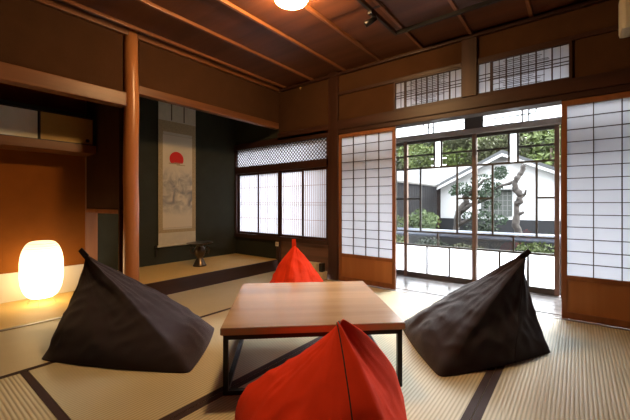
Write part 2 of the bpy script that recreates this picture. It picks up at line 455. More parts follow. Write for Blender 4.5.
# ================================================================ TATAMI MATS
def tatami(x0, x1, y0, y1, along, borders, label):
    """along 'y': ribs and long sides along Y.  borders: local sides of the long edges, -1 and/or 1"""
    g = .0015
    cx, cy = (x0 + x1) / 2, (y0 + y1) / 2
    if along == 'y': hw, hl, rz = (x1 - x0) / 2 - g, (y1 - y0) / 2 - g, 0
    else: hw, hl, rz = (y1 - y0) / 2 - g, (x1 - x0) / 2 - g, R(90)
    t = empty('tatami_mat', (cx, cy, -.055), rz, label, 'tatami mat', 'tatami mats covering the floor')
    build('woven_surface', B((-hw, hw, -hl, hl, 0, .0545)), M['tatami'], t)
    for s in borders:
        a, b = (hw - .034, hw) if s > 0 else (-hw, -hw + .034)
        build('cloth_border', B((a, b, -hl, hl, .0548, .0562)), M['heri'], t)
tatami(XL, -2.435, 1.62, 3.38, 'y', (1,), 'tatami mat along the foot of the hanging scroll alcove')
tatami(XL, -2.435, -.25, 1.62, 'y', (1,), 'tatami mat in front of the glowing lantern, left of the left dark beanbag')
tatami(-2.435, -1.40, .505, 2.30, 'y', (1,), 'tatami mat under the left half of the low table and beside the left beanbag')
tatami(-2.435, -.365, 2.30, 3.38, 'x', (), 'brightly daylit tatami mat by the open doors, behind the low table')
tatami(-1.40, -.365, .505, 2.30, 'y', (-1, 1), 'tatami mat under the foreground red beanbag and right half of the low table')
tatami(-2.435, -.365, -.42, .505, 'x', (1,), 'tatami mat at the lower left corner with ribs running to the bottom edge')
tatami(-.365, .67, 1.54, 3.38, 'y', (-1, 1), 'tatami mat before the right paper screen, partly under the right dark beanbag')
tatami(-.365, .67, -.3, 1.54, 'y', (-1, 1), 'tatami mat along the bottom edge right of the foreground red beanbag')
tatami(.67, 1.70, 1.54, 3.38, 'y', (-1, 1), 'tatami mat at the far right beside the paper screens')
tatami(.67, 1.70, -.3, 1.54, 'y', (-1, 1), 'tatami mat at the right behind the viewpoint')

# ================================================================ PICTURE ALCOVE
pf = empty('alcove_platform', (XL, 2.46, 0), 0, 'raised alcove platform with golden mat and dark front board under the scroll', 'platform')
build('mat_surface', B((XB - XL, -.015, -.96, .985, .128, .15)), M['toko'], pf)
build('front_board', B((-.0145, .012, -.925, .95, 0.001, .151)), M['tokofront'], pf, bevel=.004)
build('inner_base', B((XB - XL, -.015, -.96, .985, 0.0, .127)), M['tokofront'], pf)

# hanging scroll, flat painting with a red sun above grey clouds
XS = XB + .022
sc = empty('hanging_scroll', (XS, 2.455, .385), 0, 'tall cream hanging scroll painted with a red sun over grey clouds', 'scroll')
cloth = mat('scroll_cream_cloth', (.60, .54, .38), .8, var=.1, vscale=14)
gold = mat('scroll_gold_brocade', (.44, .34, .17), .7, var=.25, vscale=45)
def painting_mat():
    m = mat('scroll_ink_painting', (.66, .58, .41), .8); n = m.node_tree.nodes; l = m.node_tree.links; b = n['Principled BSDF']
    tc = n.new('ShaderNodeTexCoord')
    s = n.new('ShaderNodeSeparateXYZ'); l.new(tc.outputs['Object'], s.inputs[0])
    no = n.new('ShaderNodeTexNoise'); no.inputs['Scale'].default_value = 8; no.inputs['Detail'].default_value = 5
    no.inputs['Distortion'].default_value = .8; l.new(tc.outputs['Object'], no.inputs[0])
    # band of ink wash clouds around local z 0.6..1.1
    band = n.new('ShaderNodeMapRange'); band.inputs['From Min'].default_value = .38; band.inputs['From Max'].default_value = .55; l.new(s.outputs['Z'], band.inputs[0])
    band2 = n.new('ShaderNodeMapRange'); band2.inputs['From Min'].default_value = 1.05; band2.inputs['From Max'].default_value = .88; l.new(s.outputs['Z'], band2.inputs[0])
    mu = n.new('ShaderNodeMath'); mu.operation = 'MULTIPLY'; l.new(band.outputs[0], mu.inputs[0]); l.new(band2.outputs[0], mu.inputs[1])
    r = n.new('ShaderNodeValToRGB'); r.color_ramp.elements[0].position = .35; r.color_ramp.elements[1].position = .65; l.new(no.outputs[0], r.inputs[0])
    m2 = n.new('ShaderNodeMath'); m2.operation = 'MULTIPLY'; l.new(r.outputs[0], m2.inputs[0]); l.new(mu.outputs[0], m2.inputs[1])
    mx = n.new('ShaderNodeMix'); mx.data_type = 'RGBA'; mx.inputs[6].default_value = (.64, .565, .40, 1); mx.inputs[7].default_value = (.22, .215, .20, 1)
    l.new(m2.outputs[0], mx.inputs[0]); l.new(mx.outputs[2], b.inputs['Base Color'])
    return m
H2 = 1.93
build('backing_cloth', B((-.003, .0, -.268, .268, 0, H2 - .01)), cloth, sc)
build('brocade_border', B((.0003, .0018, -.266, .266, .17, 1.645)), gold, sc)
pt = build('painting', B((.0021, .0036, -.212, .212, .235, 1.46)), painting_mat(), sc)
for za, zb_ in ((.212, .232), (1.463, 1.50)): build('border_line', B((.0037, .0045, -.208, .208, za, zb_)), cloth, sc)
for dz in (-.09, .09):
    build('hanging_strip', B((.0005, .004, dz - .007, dz + .007, 1.66, H2 - .01)), mat('strip_brown', (.10, .065, .035), .8), sc)
bm = bmesh.new()
n = 40
def disc(bm, cy, cz, r, x0, x1, flat=-1):
    ring = []
    for k in range(n):
        a = 2 * math.pi * k / n; yy = math.cos(a) * r; zz = math.sin(a) * r
        zz = max(zz, flat * r); ring.append((cy + yy, cz + zz))
    A = [bm.verts.new((x0, y, z)) for y, z in ring]; Bv = [bm.verts.new((x1, y, z)) for y, z in ring]
    bm.faces.new(A); bm.faces.new(Bv[::-1])
    for k in range(n): bm.faces.new((A[k], Bv[k], Bv[(k + 1) % n], A[(k + 1) % n]))
disc(bm, -.02, 1.15, .100, .0037, .0045, -.55)
build('red_sun', bm, mat('painted_red', (.62, .015, .008), .8), pt)
bm = bmesh.new()
for (a, b, z, h) in ((-.13, .03, 1.088, .012), (-.02, .10, 1.074, .011), (-.06, .06, 1.102, .006)): box(bm, .0046, .005, a, b, z - h / 2, z + h / 2)
build('cloud_streak', bm, gold, pt)
bm = bmesh.new(); tube(bm, [(.006, -.29, 0.0), (.006, .29, 0.0)], .014, 12)
build('bottom_roller', bm, cloth, sc)
for s in (-1, 1):
    bm = bmesh.new(); tube(bm, [(.006, s * .29, 0), (.006, s * .318, 0)], [.016, .017], 12); build('roller_knob', bm, M['black'], sc)
bm = bmesh.new(); tube(bm, [(.004, -.27, H2), (.004, .27, H2)], .009, 10); build('top_rod', bm, M['black'], sc)
bm = bmesh.new(); tube(bm, [(.004, -.13, H2), (.002, 0, H2 + .10), (.004, .13, H2)], .002, 6); build('hanging_cord', bm, M['black'], sc)
for s in (-1,):     # weights hanging from the roller end
    bm = bmesh.new(); tube(bm, [(.006, s * .302, -.01), (.006, s * .302, -.03)], .002, 6)
    lathe(bm, [(0, -.03), (.012, -.035), (.016, -.06), (.010, -.085), (.013, -.095), (.013, -.13), (0, -.133)], 14, (.006, s * .302, 0))
    build('roller_weight', bm, M['black'], sc)

# bronze flower dish on a baluster stand
bz = empty('bronze_vase', (-3.77, 2.47, .1515), 0, 'dark bronze flower vase with wide flat rim and two side handles on the platform', 'vase')
bm = bmesh.new()
lathe(bm, [(r_ * 1.12, z_ * 1.27) for r_, z_ in [(0, 0), (.073, 0), (.075, .008), (.066, .018), (.05, .05), (.036, .075), (.032, .085), (.048, .10), (.060, .125), (.062, .15),
           (.055, .175), (.04, .19), (.036, .20), (.05, .212), (.0, .212)]], 32)
build('body', bm, M['bronze'], bz, smooth=True)
bm = bmesh.new()
lathe(bm, [(.03, .270), (.06, .273), (.115, .279), (.160, .289), (.163, .294), (.158, .294), (.115, .286), (.05, .281), (0, .279)], 36)
build('dish_rim', bm, M['bronze'], bz, smooth=True)
for sg in (-1, 1):
    bm = bmesh.new(); tube(bm, [(sg * .056, sg * .05, .235), (sg * .08, sg * .07, .23), (sg * .088, sg * .077, .197), (sg * .078, sg * .068, .163), (sg * .052, sg * .046, .155)], .009, 8)
    build('handle', bm, M['bronze'], bz, smooth=True)

# ================================================================ SIDE ALCOVE
cb = empty('wall_cabinet', (-3.98, .40, 1.455), 0, 'built-in wall cabinet with pale and golden sliding doors above the lantern', 'cabinet')
build('body', B((-.298, -.03, -.98, .974, .03, .40)), M['black'], cb)
build('bottom_shelf', B((-.298, .02, -.98, .974, 0, .085)), M['lintel'], cb, bevel=.004)
build('top_rail', B((-.028, .006, -.98, .974, .362, .40)), M['black'], cb)
build('end_stile', B((-.028, .006, .955, .974, .0855, .3615)), M['black'], cb)
def cdoor(a, b, x, m, knob):
    d = build('door', B((x - .012, x, a, b, .0955, .352)), m, cb)
    build('door_edge', B((x - .013, x + .002, a - .006, a, .09, .3585), (x - .013, x + .002, b, b + .006, .09, .3585), (x - .013, x + .002, a, b, .0895, .0952), (x - .013, x + .002, a, b, .3522, .3585)), M['black'], d)
    bm = bmesh.new(); prof = [(0, .004), (.010, .004), (.016, .006), (.018, .0)]
    lathe(bm, prof, 20)
    for v in bm.verts: v.co = Vector((x + v.co.z, knob + v.co.x, .13 + v.co.y))
    build('finger_pull', bm, M['tokofront'], d)
cdoor(.515, .945, .0, M['gold'], .90)
cdoor(.03, .495, -.012, M['silver'], .08)
cdoor(-.45, .0, .0, M['gold'], -.40)

# glowing paper lantern
ln = empty('paper_lantern', (-3.98, .925, .0015), 0, 'glowing white capsule-shaped paper lantern on thin wire feet', 'lantern')
bm = bmesh.new(); prof = [(.10, .055)]
zb, zt, r0 = .055, .585, .165
N = 26
prof = []
for i in range(N * 4 + 1):
    u = i / (N * 4); z = zb + (zt - zb) * u
    e = .215
    if z - zb < e: q = 1 - ((e - (z - zb)) / e) ** 2.0; 
    elif zt - z < e: q = 1 - ((e - (zt - z)) / e) ** 2.0
    else: q = 1
    r = .07 + (r0 - .07) * max(q, 0) ** .5
    r *= 1 - .012 * abs(math.sin(math.pi * u * N))
    prof.append((r, z))
lathe(bm, [(0.0, zb + .001)] + prof + [(0, zt - .001)], 48)
lm_ = emit('lit_lantern_paper', (1.0, .74, .38), 4.5)
n_ = lm_.node_tree.nodes; l_ = lm_.node_tree.links
tc_ = n_.new('ShaderNodeTexCoord'); sx_ = n_.new('ShaderNodeSeparateXYZ'); mr_ = n_.new('ShaderNodeMapRange')
l_.new(tc_.outputs['Object'], sx_.inputs[0]); l_.new(sx_.outputs['Z'], mr_.inputs[0])
for k_, v_ in (('From Min', .25), ('From Max', .57), ('To Min', 5.5), ('To Max', 1.5)): mr_.inputs[k_].default_value = v_
l_.new(mr_.outputs[0], n_['Principled BSDF'].inputs['Emission Strength'])     # the bulb sits low in the shade
build('paper_shade', bm, lm_, ln, smooth=True)
bm = bmesh.new()
for i in range(1, N):
    z = zb + (zt - zb) * i / N
    r = min(prof, key=lambda p: abs(p[1] - z))[0] + .0010
    tube(bm, [(r * math.cos(a), r * math.sin(a), z) for a in [2 * math.pi * k / 36 for k in range(37)]], .0016, 4, cap=False)
build('bamboo_rings', bm, mat('pale_bamboo', (.6, .5, .35), .6), ln)
for k in range(4):
    a = R(45 + 90 * k + 20); c, s = math.cos(a), math.sin(a)
    bm = bmesh.new(); tube(bm, [(c * .075, s * .075, .057), (c * .105, s * .105, .0), ], .0028, 8)
    build('foot', bm, M['cream'], ln)

# ================================================================ LOW TABLE
L_, K_, R_, N_ = Vector((-2.01, 1.67)), Vector((-1.325, 2.29)), Vector((-.675, 1.655)), Vector((-1.36, 1.013))
ctr = (L_ + K_ + R_ + N_) / 4
tb = empty('coffee_table', (ctr.x, ctr.y, .0015), R(43.2), 'square low wooden table on a black steel frame in the centre', 'table')
hs = .462
bm = bmesh.new(); box(bm, -hs, hs, -hs, hs, .297, .333)
bmesh.ops.bevel(bm, geom=bm.edges[:], offset=.003, segments=2, affect='EDGES')
def plank_mat():
    m = M['table']; n = m.node_tree.nodes; l = m.node_tree.links; b = n['Principled BSDF']
    src = b.inputs['Base Color'].links[0].from_socket
    tc = n.new('ShaderNodeTexCoord'); s = n.new('ShaderNodeSeparateXYZ'); l.new(tc.outputs['Object'], s.inputs[0])
    a = n.new('ShaderNodeMath'); a.operation = 'MULTIPLY'; a.inputs[1].default_value = 1 / .154; l.new(s.outputs['Y'], a.inputs[0])
    f = n.new('ShaderNodeMath'); f.operation = 'FLOOR'; l.new(a.outputs[0], f.inputs[0])
    wn = n.new('ShaderNodeTexWhiteNoise'); wn.noise_dimensions = '1D'; l.new(f.outputs[0], wn.inputs['W'])
    mr = n.new('ShaderNodeMapRange'); mr.inputs['To Min'].default_value = .8; mr.inputs['To Max'].default_value = 1.12; l.new(wn.outputs[0], mr.inputs[0])
    mx = n.new('ShaderNodeMix'); mx.data_type = 'RGBA'; mx.blend_type = 'MULTIPLY'; mx.inputs[0].default_value = 1
    l.new(src, mx.inputs[6]); l.new(mr.outputs[0], mx.inputs[7]); l.new(mx.outputs[2], b.inputs['Base Color'])
plank_mat()
build('tabletop', bm, M['table'], tb)
e = hs - .012; q = .024
for sx in (-1, 1):
    for sy in (-1, 1):
        xa, xb = sorted((sx * e, sx * (e - q))); ya, yb = sorted((sy * e, sy * (e - q)))
        build('leg', B((xa, xb, ya, yb, 0, .296)), M['steel'], tb)
for s in (-1, 1):
    a, b = sorted((s * e, s * (e - q)))
    build('top_bar', B((a, b, -e + q, e - q, .272, .296)), M['steel'], tb)
    build('top_bar', B((-e + q, e - q, a, b, .272, .296)), M['steel'], tb)
    build('bottom_bar', B((a, b, -e + q, e - q, 0, .022)), M['steel'], tb)
    build('bottom_bar', B((-e + q, e - q, a, b, 0, .022)), M['steel'], tb)

# ================================================================ BEAN BAGS
def beanbag(name, corners, apex, m, label, seed, ctl=None, tip=None, seam_s=None, amp=1.0, group=None, edge=.025, ridge=None, strap=True, seam_m=None, flat=.018):
    """corners: four floor corners (x,y); apex: (x,y,z). ctl: per-corner and per-side (a,b,c,d) shape controls"""
    cs = [Vector((*c, 0)) for c in corners]; cen = sum(cs, Vector()) / 4
    A = Vector(apex); root = empty(name, (cen.x, cen.y, .0022), 0, label, 'beanbag', group)
    n = 40; NT = 4 * n; NL = 64
    P = []; W = []
    dflt_c = (.28, .36, .2, .26); dflt_s = (.27, .38, .02, .30)
    ctl = ctl or {}
    for i in range(4):
        a, b = cs[i], cs[(i + 1) % 4]; nrm = Vector(((b - a).y, -(b - a).x, 0)).normalized()
        if nrm.dot((a + b) / 2 - cen) < 0: nrm = -nrm
        kc0 = ctl.get(i, dflt_c); kc1 = ctl.get((i + 1) % 4, dflt_c); ks = ctl.get(i + .5, dflt_s)
        for k in range(n):
            s = k / n
            P.append(a.lerp(b, s) + nrm * edge * math.sin(math.pi * s) ** .8)
            wS = math.sin(math.pi * s) ** 1.2
            kc = [kc0[j] * (1 - s) + kc1[j] * s for j in range(4)]
            W.append([kc[j] * (1 - wS) + ks[j] * wS for j in range(4)])
    for _ in range(3): P = [(P[i - 1] + P[i] * 2 + P[(i + 1) % NT]) / 4 for i in range(NT)]
    for _ in range(6): W = [[(W[i - 1][j] + W[i][j] * 2 + W[(i + 1) % NT][j]) / 4 for j in range(4)] for i in range(NT)]
    bm = bmesh.new(); rings = []
    for j in range(NL + 1):
        t = (j / NL) ** 1.1 * .965; ring = []
        for i in range(NT):
            a, b, c, d = W[i]; p0 = P[i]; hd = Vector((A.x - p0.x, A.y - p0.y, 0))
            c1 = p0 + hd * c + Vector((0, 0, A.z * d)); c2 = A - hd * a - Vector((0, 0, A.z * b))
            p = p0 * (1 - t) ** 3 + c1 * 3 * t * (1 - t) ** 2 + c2 * 3 * t * t * (1 - t) + A * t ** 3
            th = 2 * math.pi * i / NT
            # wrinkles: long folds that gather towards the tip, fine creases, broad dents
            out = (p - (cen.lerp(A, t))); out.z = 0
            if out.length > 1e-4: out.normalize()
            wv = noise.noise(Vector((math.cos(th) * 2.2, math.sin(th) * 2.2, t * 1.3 + seed))) * .030 * math.sin(math.pi * min(t * 1.5, 1)) \
               + (abs(noise.noise(Vector((math.cos(th) * 4.5 + seed, math.sin(th) * 4.5, t * 1.8)))) - .25) * -.012 * min(1, t * 2.2) * (1 - t) ** .3 \
               + (.25 - abs(noise.noise(p * 9 + Vector((seed, 0, 0))))) * .020 * min(1, t * 5) * (1 - t) ** .3
            p = p + out * wv * amp + Vector((0, 0, wv * amp * .5 * min(1, t * 3)))
            p = p + Vector((.789, .614, -.2)) * (flat * math.cos(th) * t ** 6)
            p.z = max(p.z, 0)
            ring.append(bm.verts.new(p - cen))
        rings.append(ring)
    for a, b in zip(rings, rings[1:]):
        for i in range(NT):
            k = (i + 1) % NT; bm.faces.new((a[i], a[k], b[k], b[i]))
    bm.faces.new(rings[0][::-1]); bm.faces.new(rings[-1])
    seampts = None
    if seam_s is not None:
        i = int(seam_s * n) % NT
        seampts = [rings[j][i].co.copy() for j in range(0, NL + 1, 2)]
        outs = [(rings[j][i].co - sum((v.co for v in rings[j]), Vector()) / NT).normalized() for j in range(0, NL + 1, 2)]
    top = sum((v.co for v in rings[-1]), Vector()) / NT
    o = build('cover', bm, m, root, smooth=True)
    if seampts:
        bm = bmesh.new(); tube(bm, [p + q * .0005 for p, q in zip(seampts, outs)], .0024, 6)
        build('seam', bm, seam_m or m, root, smooth=True)
    if strap and tip:
        T = Vector(tip) - cen; d = T - top; s = d.cross(Vector((-.614, .789, 0)));
        s = s.normalized() if s.length > 1e-3 else Vector((.7, .7, 0))
        bm = bmesh.new(); prev = None; wd = .021; nn = d.cross(s).normalized() * .004
        for k in range(6):
            u = k / 5; p = top + d * u - d.normalized() * .012 * (1 - u); ww = wd * (1 - .15 * u)
            cur = [bm.verts.new(p + s * ww + nn), bm.verts.new(p - s * ww + nn), bm.verts.new(p - s * ww - nn), bm.verts.new(p + s * ww - nn)]
            if prev:
                for q in range(4): bm.faces.new((prev[q], prev[(q + 1) % 4], cur[(q + 1) % 4], cur[q]))
            else: bm.faces.new(cur[::-1])
            prev = cur
        bm.faces.new(prev)
        build('carry_strap', bm, m, root)
    return root, top

bl, _ = beanbag('beanbag', [(-2.55, .58), (-1.69, 1.04), (-2.17, 1.55), (-3.0, 1.12)], (-2.835, .905, .58), M['dark'],
        'charcoal beanbag nearest the glowing lantern, its pointed tip leaning left', 2.0, tip=(-2.86, .888, .603), flat=.03,
        ctl={0: (.0, .45, .22, .12), 1: (.36, .33, .12, .30), 2: (.36, .33, .25, .30), 3: (.1, .4, .25, .2), .5: (.18, .48, .02, .34), 1.5: (.27, .36, .05, .34)})
br, _ = beanbag('beanbag', [(-.583, 1.845), (-.125, 2.60), (-.62, 3.15), (-1.10, 2.5)], (-.29, 2.688, .595), M['dark'],
        'charcoal beanbag in front of the open garden doors, tip pointing right', 7.3, tip=(-.255, 2.716, .615), seam_s=.62, flat=.035,
        ctl={0: (.25, .38, .12, .34), 1: (-.04, .45, .2, .15), 2: (.1, .3, .25, .25), 3: (.34, .33, .30, .33), .5: (.10, .50, .03, .34)})
rf, rtop = beanbag('beanbag', [(-1.225, .985), (-.60, 1.40), (-.34, .86), (-.66, .64)], (-.755, 1.13, .478), M['red'],
        'large red beanbag in the foreground leaning against the near table edge', 4.1, tip=None, seam_s=2.36, amp=.6, seam_m=M['heri'],
        ctl={0: (.38, .56, .02, .46), 1: (.5, .12, .0, .5), 2: (.42, .22, .0, .45), 3: (.3, .35, .05, .4), 2.5: (.40, .30, .0, .45), 3.5: (.30, .42, .0, .48), .5: (.3, .3, .05, .4)})
bm = bmesh.new(); tube(bm, [rtop + Vector((0, 0, .004)), rtop + Vector((.012, -.02, -.02)), rtop + Vector((.022, -.036, -.055))], [.005, .006, .005], 8)
build('zip_pull', bm, M['black'], rf, smooth=True)
rb, _ = beanbag('beanbag', [(-1.97, 2.12), (-1.80, 2.62), (-2.24, 2.74), (-2.44, 2.29)], (-2.125, 2.405, .55), M['red'],
        'small-looking red beanbag behind the table, below the slatted window', 9.7, tip=(-2.122, 2.40, .60), seam_s=.1,
        ctl={0: (.4, .26, .12, .4), 1: (.42, .28, .22, .36), 3: (.42, .28, .22, .36), .5: (.4, .28, .05, .38), 3.5: (.4, .28, .05, .38)})

# ================================================================ CEILING AND WALL FITTINGS
cl = empty('ceiling_lamp', (-1.645, 1.83, 2.555), 0, 'round white ceiling lamp cut off by the top edge', 'lamp')
bm = bmesh.new(); lathe(bm, [(0, .0), (.085, 0), (.09, -.03), (.085, -.05), (0, -.05)], 36); build('ceiling_mount', bm, M['plastic'], cl, smooth=True)
bm = bmesh.new(); lathe(bm, [(0, -.051), (.105, -.051), (.132, -.075), (.136, -.10), (.118, -.135), (.075, -.155), (0, -.163)], 40)
build('lamp_shade', bm, emit('lit_lamp_glass', (1.0, .61, .27), 165), cl, smooth=True)

rl = empty('lighting_track', (-1.325, 2.92, 2.50), 0, 'black L-shaped lighting track fixed under the ceiling battens', 'lighting track')
build('rail', B((-.012, .012, -2.6, .012, 0, .032), (.012, 2.6, -.012, .012, 0, .032)), M['black'], rl)
build('mounting_bracket', B((-.012, .07, -.47, -.44, .0325, .036)), M['black'], rl)
sl = empty('spotlight', (-1.325, 2.46, 2.499), 0, 'small black clip spotlight hanging from the ceiling track', 'spotlight')
bm = bmesh.new(); box(bm, -.018, .018, -.04, .04, -.022, 0); build('clip', bm, M['black'], sl, bevel=.003)
bm = bmesh.new(); tube(bm, [(0, 0, -.02), (0, 0, -.06)], .006, 8); build('stem', bm, M['black'], sl)
bm = bmesh.new(); tube(bm, [(.03, .02, -.045), (0, 0, -.065), (-.045, -.03, -.095)], [.014, .022, .026], 16); build('lamp_head', bm, M['steel'], sl, smooth=True)

ac = empty('air_conditioner', (.76, YG - .046, 2.165), 0, 'cream air conditioner at the upper right corner of the wall', 'air conditioner')
bm = bmesh.new(); box(bm, -.515, .4, -.2, -.0, .005, .285)
build('body', bm, M['plastic'], ac, bevel=.025, smooth=False)
build('air_vane', B((-.44, .33, -.17, -.07, -.003, .0045)), M['cream'], ac)

# small round hook on the plaster and a socket plate low on the corner post
bm = bmesh.new(); lathe(bm, [(0, .012), (.012, .010), (.016, .003), (.016, 0)], 20)
for v in bm.verts: v.co = Vector((v.co.x, -v.co.z, v.co.y))
tag(build('wall_button', bm, M['gold']), 'tiny round brass button on the plaster near the ceiling corner', 'button').location = (-2.93, YG - .0008, 2.49)
sk = empty('socket_plate', (XL + .0, YG - .0368, .37), 0, 'small beige socket plate low on the corner post', 'socket')
build('plate', B((-.028, .028, -.006, 0, -.03, .03)), M['cream'], sk)
build('outlet', B((-.012, -.006, -.0068, -.0062, -.01, .01), (.006, .012, -.0068, -.0062, -.01, .01)), M['black'], sk)

# little boxes on the floor behind the far red beanbag
b1 = empty('cardboard_box', (-2.62, YG - .11, .0018), 0, 'larger cream box on the floor behind the far red beanbag', 'box')
build('body', B((-.11, .09, -.06, .06, 0, .15)), M['cream'], b1); build('lid', B((-.113, .093, -.063, .063, .1505, .19)), M['cream'], b1)
b2 = empty('cardboard_box', (-2.485, YG - .11, .0018), 0, 'smaller cream box on the floor next to the big post', 'box')
build('body', B((-.036, .036, -.05, .05, 0, .075)), M['cream'], b2); build('lid', B((-.038, .038, -.052, .052, .0755, .095)), M['cream'], b2)
tag(build('small_black_box', B((-.025, .025, -.03, .03, 0, .105)), M['black'], bevel=.004), 'small black box standing on the smaller cream box', 'box').location = (-2.49, YG - .11, .0975)

# ================================================================ GARDEN
GZ = -.42
struct('ground', B((-40, 40, 4.28, 60, GZ - .1, GZ)), mat('garden_gravel', (.10, .095, .075), .95, var=.3, vscale=3))
leafm = {}
def leaf(name, c):
    if name not in leafm:
        leafm[name] = mat(name, c, .7, col2=tuple(x * .45 for x in c), vscale=2.2, spec=.2)
    return leafm[name]
def leaves(bm, c, r, n, size, rng):
    for _ in range(n):
        while True:
            v = Vector((rng.uniform(-1, 1), rng.uniform(-1, 1), rng.uniform(-1, 1)))
            if .2 < v.length < 1: break
        if rng.random() < .65: v = v.normalized() * rng.uniform(.8, 1.05)
        p = Vector((c[0] + v.x * r[0], c[1] + v.y * r[1], c[2] + v.z * r[2]))
        d = Vector((rng.gauss(0, 1), rng.gauss(0, 1), rng.gauss(0, 1))).normalized(); s = d.orthogonal().normalized() * size * .3; d = d * size * .6
        m_ = bm.verts.new
        bm.faces.new((m_(p - d), m_(p + s), m_(p + d), m_(p - s)))
def shrub(c, r, n, size, lm, label, seed, group=None, cat='shrub', name='garden_shrub'):
    rng = random.Random(seed); root = empty(name, (c[0], c[1], GZ), 0, label, cat, group)
    bm = bmesh.new()
    for k in range(5):
        a = rng.uniform(0, 6.28); tube(bm, [(0, 0, 0), (math.cos(a) * r[0] * .4, math.sin(a) * r[1] * .4, (c[2] - GZ))], [.012, .005], 5)
    build('stem', bm, leaf('bark', (.11, .08, .06)), root)
    bm = bmesh.new()
    for k in range(6):
        o = Vector((rng.uniform(-.5, .5) * r[0], rng.uniform(-.5, .5) * r[1], rng.uniform(-.35, .35) * r[2]))
        leaves(bm, (o.x, o.y, c[2] - GZ + o.z), (r[0] * .6, r[1] * .6, r[2] * .65), n // 6, size, rng)
    build('foliage', bm, lm, root)
G1 = leaf('bright_leaf', (0.0743, 0.099, 0.0277)); G2 = leaf('dark_leaf', (0.02, 0.032, 0.0144)); G3 = leaf('pine_needles', (0.0252, 0.0448, 0.0224)); G4 = leaf('hill_leaf', (0.075, 0.0975, 0.0263)); G5 = leaf('olive_leaf', (0.064, 0.0672, 0.0352))
# low wall with pale rounded coping
gw = empty('garden_wall', (-1.2, 5.2, GZ), 0, 'low dark garden wall with a pale rounded coping beyond the glass doors', 'wall')
build('wall_body', B((-3.0, 5.0, -.05, .05, 0, .86)), mat('dark_render', (.005, .005, .006), .8), gw)
bm = bmesh.new(); tube(bm, [(-3.02, 0, .905), (5.02, 0, .905)], .062, 16); build('coping', bm, mat('pale_metal', (.06, .07, .10), .35, .1), gw, smooth=True)
shrub((-2.25, 4.85, .36), (.28, .16, .13), 420, .045, G1, 'light green low bush against the glass doors at the left, before the garden wall', 11)
shrub((-1.62, 4.85, .35), (.30, .16, .12), 420, .045, G2, 'dark green low bush in front of the garden wall at the middle left', 12)
shrub((-1.15, 4.85, .34), (.22, .14, .11), 320, .045, G5, 'olive low bush before the garden wall behind the centre door stile', 13)
shrub((-.40, 4.8, .36), (.2, .12, .12), 300, .05, G1, 'bright green plant low in the right glass door', 14)
shrub((-3.05, 6.6, .50), (.45, .3, .30), 800, .06, G1, 'light green round bush left of the pine, before the dark fence', 15)
shrub((-2.40, 6.5, .55), (.38, .3, .28), 800, .06, leaf('fresh_leaf', (0.0702, 0.1026, 0.0302)), 'large rounded green bush between the dark fence and the pine', 16)
shrub((-3.7, 6.4, .42), (.35, .3, .22), 500, .06, G5, 'olive bush at the left edge of the glass doors', 17)
shrub((-1.45, 7.2, .42), (.35, .25, .22), 500, .05, G2, 'dark bush below the lattice window of the white house', 18)
shrub((-.2, 7.4, .30), (.4, .25, .16), 400, .05, G2, 'dark low bush right of the pruned bare trunk', 19)

# dark board fence running away from the house
fn = empty('board_fence', (-3.15, 7.6, GZ), 0, 'dark vertical board fence at the left of the garden', 'fence')
bm = bmesh.new(); yy = -2.4
while yy < 2.38:
    box(bm, -.012, .012, yy, yy + .148, .03, 1.83); yy += .155
build('board_panel', bm, wood('dark_fence_board', (.008, .007, .008), (.004, .004, .005), 'z', .9, 14, .05), fn)
build('cap_rail', B((-.035, .035, -2.45, 2.45, 1.831, 1.87)), M['muntin'], fn)
for yp in (-2.35, -.8, .8, 2.35): build('post', B((-.1, -.0125, yp - .045, yp + .045, 0, 1.83)), M['muntin'], fn)

# white gabled storehouse
hs_ = empty('white_storehouse', (-1.5, 10.0, GZ), 0, 'white plastered gabled storehouse with dark plinth beyond the pine', 'building')
o = -GZ
bm = bmesh.new(); prism(bm, [(-1.95, 0), (3.4, 0), (3.4, 0.6 + o), (1.2, 1.58 + o), (0.0, 2.20 + o), (-1.95, 1.22 + o)], 0, 5)
build('wall_body', bm, mat('white_plaster', (.42, .42, .425), .85), hs_)
build('plinth', B((-1.96, 3.41, -.03, -.001, 0, .52 + o)), mat('plinth_slate', (.007, .007, .009), .8), hs_)
bm = bmesh.new()
def slab(bm, a, b, th, y0, y1): prism(bm, [a, b, (b[0], b[1] + th), (a[0], a[1] + th)], y0, y1)
slab(bm, (-2.35, 1.03 + o), (0, 2.215 + o), .09, -.35, 5.2); slab(bm, (0, 2.215 + o), (3.6, .52 + o), .09, -.35, 5.2)
build('roof', bm, mat('grey_roof_tile', (.03, .031, .034), .6, var=.3, vscale=20), hs_)
bm = bmesh.new(); slab(bm, (-2.3, .99 + o), (0, 2.145 + o), .07, -.36, -.30); slab(bm, (0, 2.145 + o), (3.6, .45 + o), .07, -.36, -.30)
build('bargeboard', bm, mat('white_bargeboard', (.3, .3, .3), .7), hs_)
wn_ = build('window', B((-.55, .18, -.05, -.002, .62 + o, 1.28 + o)), mat('grey_window_frame', (.045, .05, .045), .6), hs_)
bm = bmesh.new()
for k in range(1, 7): box(bm, -.55 + .73 * k / 7 - .008, -.55 + .73 * k / 7 + .008, -.062, -.051, .64 + o, 1.26 + o)
for k in range(1, 5): box(bm, -.53, .16, -.0625, -.0515, .62 + o + .66 * k / 5 - .007, .62 + o + .66 * k / 5 + .007)
build('window_bars', bm, mat('pale_bars', (.12, .12, .115), .6), wn_)
build('window_hood', B((-.65, .28, -.28, -.002, 1.30 + o, 1.35 + o)), mat('hood_grey', (.3, .3, .3), .6), hs_)

